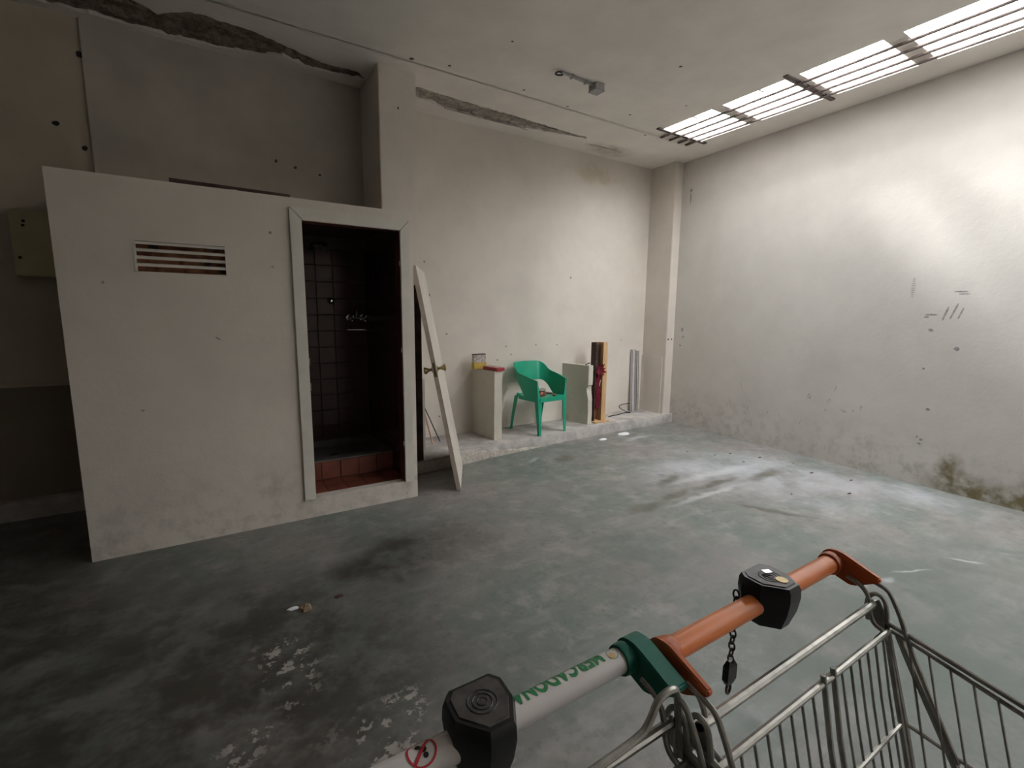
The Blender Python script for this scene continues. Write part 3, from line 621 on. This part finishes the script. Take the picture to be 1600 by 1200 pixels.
for k in range(9):
    a = math.radians(-50+k*35); d = Vector((math.cos(a)*.9, -.35, math.sin(a))); c0 = Vector((4.175, 4.52, .80)); pr = Vector((-math.sin(a), 0, math.cos(a)))*.022; tip = c0+d*(.085+.02*(k % 2))
    MB().loft([[c0-pr, c0+pr, c0+pr+Vector((0, .006, 0)), c0-pr+Vector((0, .006, 0))], [c0+d*.04-pr*1.1, c0+d*.04+pr*1.1, c0+d*.04+pr*1.1+Vector((0, .006, 0)), c0+d*.04-pr*1.1+Vector((0, .006, 0))], [tip-pr*.08, tip+pr*.08, tip+pr*.08+Vector((0, .004, 0)), tip-pr*.08+Vector((0, .004, 0))]]).build('ruffle_point', M_cloth, rc)
MB().obox((4.155, 4.50, .60), (.012, 0, 0), (.0, .004, 0), (.02, 0, .08)).build('silver_fold', M_silver, rc)
def channel(lab, x0, y0, x1, y1, z1, w_=.06, col=M_alu):
    o = empty('aluminium_profile', (x0, y0, .122)); tag(o, lab, 'profile', 'aluminium profiles in the corner')
    a = Vector((x0, y0, .123)); b = Vector((x1, y1, z1)); d = b-a
    MB().obox(a, d, (w_, 0, 0), (0, .022, 0)).build('web', col, o)
    MB().obox(a+Vector((0, -.012, 0)), d, (.006, 0, 0), (0, .012, 0)).build('flange', M_grey, o); MB().obox(a+Vector((w_-.006, -.012, 0)), d, (.006, 0, 0), (0, .012, 0)).build('flange', M_grey, o)
channel('left of two aluminium profiles propped in the far corner', 5.075, 4.80, 5.085, 4.845, 1.02, .065)
channel('right slimmer aluminium profile propped in the far corner', 5.175, 4.80, 5.19, 4.85, 1.0, .035, M_white)
cbp = [(4.50, 4.66, .13), (4.62, 4.70, .13), (4.72, 4.69, .132), (4.84, 4.74, .132), (4.92, 4.70, .14), (4.86, 4.76, .17), (4.84, 4.82, .21), (4.90, 4.84, .23), (5.0, 4.84, .235), (5.08, 4.835, .235)]
def smoothpts(P, k=3):
    P = [Vector(p) for p in P]
    for _ in range(k):
        Q = [P[0]]
        for a, b in zip(P, P[1:]): Q += [a*.75+b*.25, a*.25+b*.75]
        P = Q+[P[-1]]
    return P
tag(MB().tube(smoothpts(cbp), .006, 6).build('cable', M_cable, smooth=True), 'black cable looping across the ledge to the aluminium profiles', 'cable')
tag(MB().lathe((4.98, 4.76, .122), [(.03, 0), (.034, .006), (.02, .012), (.004, .013)], 10).build('rubber_plug', M_cable), 'small dark plug lying by the aluminium profiles', 'plug')

# ceiling conduit and junction box
lc = empty('ceiling_junction_box', (3.03, 3.46, 3.48)); tag(lc, 'grey junction box with a short conduit on the ceiling', 'junction box')
MB().box((2.985, 3.41, 3.475), (3.085, 3.51, 3.53)).build('box', M_grey, lc, bevel=.004); MB().box((2.98, 3.405, 3.468), (3.09, 3.515, 3.476)).build('cover', M_grey, lc, bevel=.003)
MB().tube([(2.62, 3.435, 3.517), (2.99, 3.458, 3.517)], .012, 10).build('conduit', M_grey, lc, smooth=True)
for x, y in ((2.74, 3.442), (2.90, 3.452)): MB().box((x-.008, y-.022, 3.500), (x+.008, y+.022, 3.53)).build('clip', M_grey, lc, bevel=.002)
MB().tube(smoothpts([(2.63, 3.436, 3.517), (2.585, 3.432, 3.513), (2.555, 3.44, 3.49), (2.575, 3.42, 3.475), (2.61, 3.40, 3.48)]), .007, 7).build('wire_end', M_cable, lc, smooth=True)

# small litter on the floor
def litter(lab, nm, c, r, mat, h=.012, sx=1.6):
    m = MB(); n_ = 9; R_ = []
    for f, hh in ((1, 0), (.92, h*.6), (.5, h), (.05, h*1.05)):
        R_.append([(c[0]+sx*r*f*math.cos(2*math.pi*k/n_)*(1+.4*noise.noise((k*1.3, c[0], c[1]))), c[1]+r*f*math.sin(2*math.pi*k/n_)*(1+.4*noise.noise((k*1.7, c[1], 2))), hh*(1+.9*noise.noise((k*2.3, f*9, c[0]))) if hh else 0) for k in range(n_)])
    m.loft(R_); tag(m.build(nm, mat, smooth=True), lab, 'litter')
litter('crumpled white paper scrap nearest the far corner', 'paper_scrap', (4.36, 4.23), .055, M_paper, .016)
litter('smaller white paper scrap in front of the ledge', 'paper_scrap', (3.94, 4.16), .036, M_paper, .012)
litter('tan lump of rubble on the dark floor', 'rubble_lump', (.30, 2.43), .022, M_stone, .025, 1.2)
litter('dark crumb beside the tan lump on the floor', 'rubble_crumb', (.47, 2.46), .014, M_dkwood, .008, 1.6)
litter('pale chip left of the tan rubble lump', 'plaster_chip', (.245, 2.47), .015, M_paper, .006, 1.8)
litter('brown bent scrap on the floor behind the coin lock', 'scrap', (2.43, 1.18), .012, M_dkwood, .01, 2.2)
for k, (x, y) in enumerate([(4.55, 3.05), (4.75, 3.0), (4.9, 2.75), (5.0, 2.45), (4.6, 2.75), (4.85, 2.2), (4.4, 3.3), (4.95, 1.9), (4.55, 1.75), (4.1, 2.0)]):
    litter(['dark', 'brown', 'curled', 'thin', 'flat', 'tiny', 'ragged', 'narrow', 'lone', 'broken'][k]+' leaf scrap among the stains near the right wall', 'leaf_scrap', (x, y), .006+.003*(k % 3), M_dkwood, .004, 2.4)

# ------------------------------------------------------------------ shopping trolleys
def trolley(loc, lab, mat_h, mat_b):
    T_ = empty('shopping_trolley', loc); tag(T_, lab, 'shopping trolley', 'two trolleys side by side in the foreground')
    def P(mb, nm, mat=M_steel, par=None, sm=True, bev=0): return mb.build(nm, mat, par or T_, world=False, smooth=sm, bevel=bev)
    hb = P(MB().tube([(-.256, 0, 1.0), (.256, 0, 1.0)], .0178, 24), 'handle', mat_h)
    for s in (-1, 1):
        out = [(.0, 1.026), (.012, 1.023), (.021, 1.014), (.0245, 1.002), (.022, .988), (.014, .979), (-.034, .966), (-.046, .970), (-.084, .995), (-.082, 1.003), (-.022, 1.024), (-.012, 1.0265)]
        xb, tb = (.254, .032) if mat_b is M_greenb else (.257, .011)
        P(MB().prism([(s*xb, y, z) for y, z in out], (s*tb, 0, 0)), 'bracket', mat_b, sm=False, bev=.002)
        P(MB().lathe((s*(xb-.017), 0, 1.0), [(.0215, 0), (.0225, s*.004), (.0225, s*.020)], 20, 'x'), 'bracket_collar', mat_b)
        x = s*.268
        P(MB().tube(smoothpts([(x, -.05, .993), (x, -.078, .987), (x, -.094, .983), (x, -.104, .969), (x, -.121, .935), (x, -.135, .895), (x, -.225, .72)], 2), .0042, 8), 'side_wire')
        x = s*.254
        P(MB().tube(smoothpts([(x, -.03, .985), (x, -.052, .980), (x, -.066, .968), (x, -.073, .950), (x, -.076, .927), (x, -.084, .911), (x, -.100, .906)], 2), .0042, 8), 'side_wire')
        x = s*.274
        P(MB().tube(smoothpts([(x, -.067, .905), (x, -.060, .94), (x, -.068, .962), (x, -.084, .964), (x, -.093, .950), (x, -.100, .905), (x, -.115, .85)], 2), .0044, 8), 'hanger_loop')
        P(MB().prism([(s*.266, -.070, .912), (s*.266, -.066, .942), (s*.266, -.082, .956), (s*.266, -.092, .940), (s*.266, -.098, .905)], (s*.004, 0, 0)), 'hanger_plate', sm=False)
        P(MB().tube([(s*.274, -.068, .918), (s*.273, -.12, .912), (s*.268, -.285, .884), (s*.225, -.86, .81)], .0048, 8), 'side_rail')
        P(MB().tube([(s*.270, -.085, .905), (s*.274, -.12, .901), (s*.264, -.285, .872), (s*.219, -.86, .798)], .0040, 8), 'side_rail')
        P(MB().tube([(s*.274, -.098, .905), (s*.273, -.145, .735), (s*.270, -.205, .50)], .0062, 8), 'corner_post')
        P(MB().tube([(s*.273, -.098, .900), (s*.264, -.140, .745), (s*.262, -.200, .50)], .0052, 8), 'corner_post')
        P(MB().tube([(s*.274, -.118, .900), (s*.274, -.140, .857), (s*.272, -.227, .70), (s*.255, -.42, .14)], .0068, 8), 'leg')
        P(MB().tube([(s*.275, -.202, .50), (s*.265, -.10, .14)], .0090, 8), 'leg')
        w0 = None
        for k in range(22):
            y = -.135-.031*k; f = (-y-.12)/.74; xt = .271-.048*f; zt_ = .898-.098*f; yb_ = max(y-.095, -.80)
            P(MB().tube([(s*xt, y, zt_), (s*(xt-.018), yb_, .50+.07*max(0, (-yb_-.2)/.6))], .0022, 5), 'basket_wire')
    P(MB().tube([(-.270, -.075, .945), (.270, -.075, .945)], .0072, 10), 'seat_rail')
    P(MB().tube([(-.274, -.102, .902), (.274, -.102, .902)], .0060, 10), 'rear_rail')
    ring = [(-.274, -.142, .735), (.274, -.142, .735), (.270, -.285, .722), (.220, -.83, .67), (-.220, -.83, .67), (-.270, -.285, .722)]
    P(MB().tube([ring[0], ring[1]], .0045, 8), 'middle_hoop'); P(MB().tube([ring[1], ring[2], ring[3]], .0040, 8), 'middle_hoop'); P(MB().tube([ring[0], ring[5], ring[4]], .0040, 8), 'middle_hoop'); P(MB().tube([ring[3], ring[4]], .0040, 8), 'middle_hoop')
    P(MB().tube([(-.225, -.86, .806), (.225, -.86, .806)], .005, 8), 'front_rail')
    for a, b in (((-.265, -.2, .5), (.265, -.2, .5)), ((.265, -.2, .5), (.2, -.8, .57)), ((-.265, -.2, .5), (-.2, -.8, .57)), ((.2, -.8, .57), (-.2, -.8, .57))): P(MB().tube([a, b], .0045, 8), 'floor_hoop')
    for k in range(16):
        x = -.245+.0327*k; th = .0046 if k in (8, 9) else .0023
        P(MB().tube([(x, -.102, .917 if k in (8, 9) else .902), (x*.98, -.125, .80), (x*.95, -.20, .50)], th, 6), 'flap_wire')
        P(MB().tube([(x*.82, -.86, .806), (x*.76, -.80, .57)], .0023, 5), 'front_wire')
        P(MB().tube([(x*.95, -.20, .50), (x*.76, -.80, .57)], .0023, 5), 'floor_wire')
    P(MB().tube([(-.262, -.10, .14), (-.255, -.42, .14), (-.20, -.86, .14), (.20, -.86, .14), (.255, -.42, .14), (.262, -.10, .14)], .011, 8), 'chassis')
    for x, y in ((-.262, -.12), (.262, -.12), (-.205, -.82), (.205, -.82)):
        f = P(MB().box((x-.022, y-.02, .058), (x-.018, y+.02, .125)).box((x+.018, y-.02, .058), (x+.022, y+.02, .125)).box((x-.022, y-.02, .122), (x+.022, y+.02, .132)), 'castor_fork', sm=False)
        f2 = MB().lathe((x, y+.012, .0625), [(.02, -.014), (.058, -.014), (.0625, -.008), (.0625, .008), (.058, .014), (.02, .014)], 20, 'x').build('wheel', M_black, f, world=False, smooth=True)
    # coin lock clamped on the handle
    lk = empty('coin_lock', (0, 0, 0), T_); lk.location = (.012, .0, 1.0)
    top = [(.030, .034), (-.028, .034), (-.038, .022), (-.040, -.012), (-.012, -.046), (.020, -.046), (.038, -.014), (.040, .020)]
    def rg(sc, z, dy=0): return [(x*sc, y*sc+dy, z) for x, y in top]
    MB().loft([rg(.55, -.040), rg(.78, -.036), rg(.98, -.006), rg(1.06, .020), rg(1.04, .036), rg(.96, .043)]).build('housing', M_black, lk, world=False, smooth=True)
    pl = MB().loft([rg(.84, .0425), rg(.82, .0445)]).build('top_plate', M_blackp, lk, world=False)
    for r_ in (.018, .012, .006):
        MB().tube([(-.0+r_*math.cos(2*math.pi*k/20), -.004+r_*math.sin(2*math.pi*k/20), .0445) for k in range(20)], .0009, 5, closed=True).build('ring_mark', M_black, pl, world=False)
    return T_, hb, lk, pl
A, hA, lkA, plA = trolley((.795, .42, 0), 'shopping trolley with orange handle and black coin lock on the right', M_orange, M_orangeb)
B, hB, lkB, plB = trolley((.232, .445, 0), 'shopping trolley with lettered white handle and green brackets on the left', M_whiteh, M_greenb)
lkB.location = (.008, 0, 1.0)
# worn coin slot on the orange trolley's lock
MB().lathe((.006, -.022, .0442), [(.010, 0), (.010, .0016), (.001, .002)], 14).build('coin', M_coin, plA, world=False)
MB().obox((.002, .006, .0442), (.014, -.006, 0), (.004, .010, 0), (0, 0, .0014)).build('slot_glint', M_silver, plA, world=False)
MB().obox((-.008, .000, .0442), (.010, -.004, 0), (.003, .008, 0), (0, 0, .0012)).build('slot_hole', M_dark, plA, world=False)
# chain and key on the orange trolley
chn = empty('chain', (0, 0, 0), A)
k = 0; z = 1.005; cx, cy = -.030, .030
while z > .872:
    ln = [(0.0055*math.cos(a), .0085*math.sin(a)) for a in [2*math.pi*i/14 for i in range(14)]]
    pts = [((cx+u, cy, z+v) if k % 2 else (cx, cy+u, z+v)) for u, v in ln]
    MB().tube(pts, .0017, 6, closed=True).build('link', M_bar, chn, world=False, smooth=True); z -= .0128; k += 1
ky = MB().loft([[(cx+a*sx, cy+b*sx, zz) for a, b in ((-.013, -.006), (.013, -.006), (.013, .006), (-.013, .006))] for sx, zz in ((.55, .874), (1, .864), (1, .836), (.6, .826))]).build('key_fob', M_black, A, world=False)
MB().tube([(cx+.006*math.cos(2*math.pi*i/16), cy, .816+.010*math.sin(2*math.pi*i/16)) for i in range(16)], .0024, 6, closed=True).build('key_tab', M_bar, ky, world=False, smooth=True)
# extra seat-back tube of the white trolley
MB().tube(smoothpts([(.27, -.085, .90), (.268, -.082, 1.0), (.25, -.082, 1.008), (.225, -.082, 1.003), (.212, -.084, .982), (.19, -.086, .968), (0, -.086, .966), (-.19, -.086, .968), (-.212, -.084, .982), (-.225, -.082, 1.003), (-.25, -.082, 1.008), (-.268, -.082, 1.0), (-.27, -.085, .90)], 2), .0052, 8).build('seat_back_tube', M_steel, B, world=False, smooth=True)
# lettering wrapped on the white handle
def wrap(me, x0, ph0, flip=True, R_=.0182):
    for v in me.vertices:
        u, w_ = v.co.x, v.co.y; ph = ph0+w_/R_      # ph measured from the top towards the camera side
        v.co = (x0-u, -R_*math.sin(ph), 1.0+R_*math.cos(ph)+0.0)
def text_mesh(s, size, spacing=1.0, off=0.):
    cu = bpy.data.curves.new('txt', 'FONT'); cu.body = s; cu.size = size; cu.space_character = spacing; cu.offset = off; cu.resolution_u = 4
    o = bpy.data.objects.new('txt', cu); COL.objects.link(o); bpy.context.view_layer.update()
    me = bpy.data.meshes.new_from_object(o.evaluated_get(bpy.context.evaluated_depsgraph_get())); bpy.data.objects.remove(o)
    bm = bmesh.new(); bm.from_mesh(me)
    for i in range(1, 16):
        geom = bm.verts[:]+bm.edges[:]+bm.faces[:]
        bmesh.ops.bisect_plane(bm, geom=geom, plane_co=(0, size*.8*i/16, 0), plane_no=(0, 1, 0))
    bmesh.ops.triangulate(bm, faces=bm.faces); bm.to_mesh(me); bm.free(); return me
me = text_mesh('MERCADONA', .033, 1.08, .0013)
wd = max(v.co.x for v in me.vertices)
for v in me.vertices: v.co.x *= .152/wd
wrap(me, .206, math.radians(-54)); me.materials.append(M_letter)
o = bpy.data.objects.new('lettering', me); COL.objects.link(o); o.parent = hB; o['label'] = 'green capital lettering along the handle'
def wrapped(nm, mat, pts2, faces, x0, ph0, R_=.0184):
    me = bpy.data.meshes.new(nm); me.from_pydata([(p[0], p[1], 0) for p in pts2], [], faces); wrap(me, x0, ph0, R_=R_); me.materials.append(mat)
    o = bpy.data.objects.new(nm, me); COL.objects.link(o); o.parent = hB; return o
def annulus(r0, r1, n_=28, c=(0, 0)):
    P_ = [(c[0]+r*math.cos(2*math.pi*i/n_), c[1]+r*math.sin(2*math.pi*i/n_)) for r in (r0, r1) for i in range(n_)]
    return P_, [(i, (i+1) % n_, (i+1) % n_+n_, i+n_) for i in range(n_)]
pp, ff = annulus(.0082, .0090); wrapped('logo_ring', M_letter, pp, ff, .2225, math.radians(2))
pp, ff = annulus(.0005, .0052, 16, (.003, .003)); wrapped('logo_spot', M_ylwp, pp, ff, .2225, math.radians(2))
pp, ff = annulus(.0150, .0172); wrapped('sign_ring', M_redp, pp, ff, -.068, math.radians(8), .0186)
sl_p = []; sl_f = []
for i in range(13):
    tt = -.0152+.0304*i/12; sl_p += [(tt*.72-.0012, tt*.70+.0012), (tt*.72+.0012, tt*.70-.0012)]
    if i: sl_f.append((2*i-2, 2*i-1, 2*i+1, 2*i))
wrapped('sign_slash', M_redp, sl_p, sl_f, -.068, math.radians(8), .0187)
for (a, b, r_) in ((-.003, .006, .003), (-.002, -.001, .004), (.003, -.006, .003)):
    pp, ff = annulus(.0003, r_, 12, (a, b)); wrapped('sign_figure', M_black, pp, ff, -.068, math.radians(8), .0185)
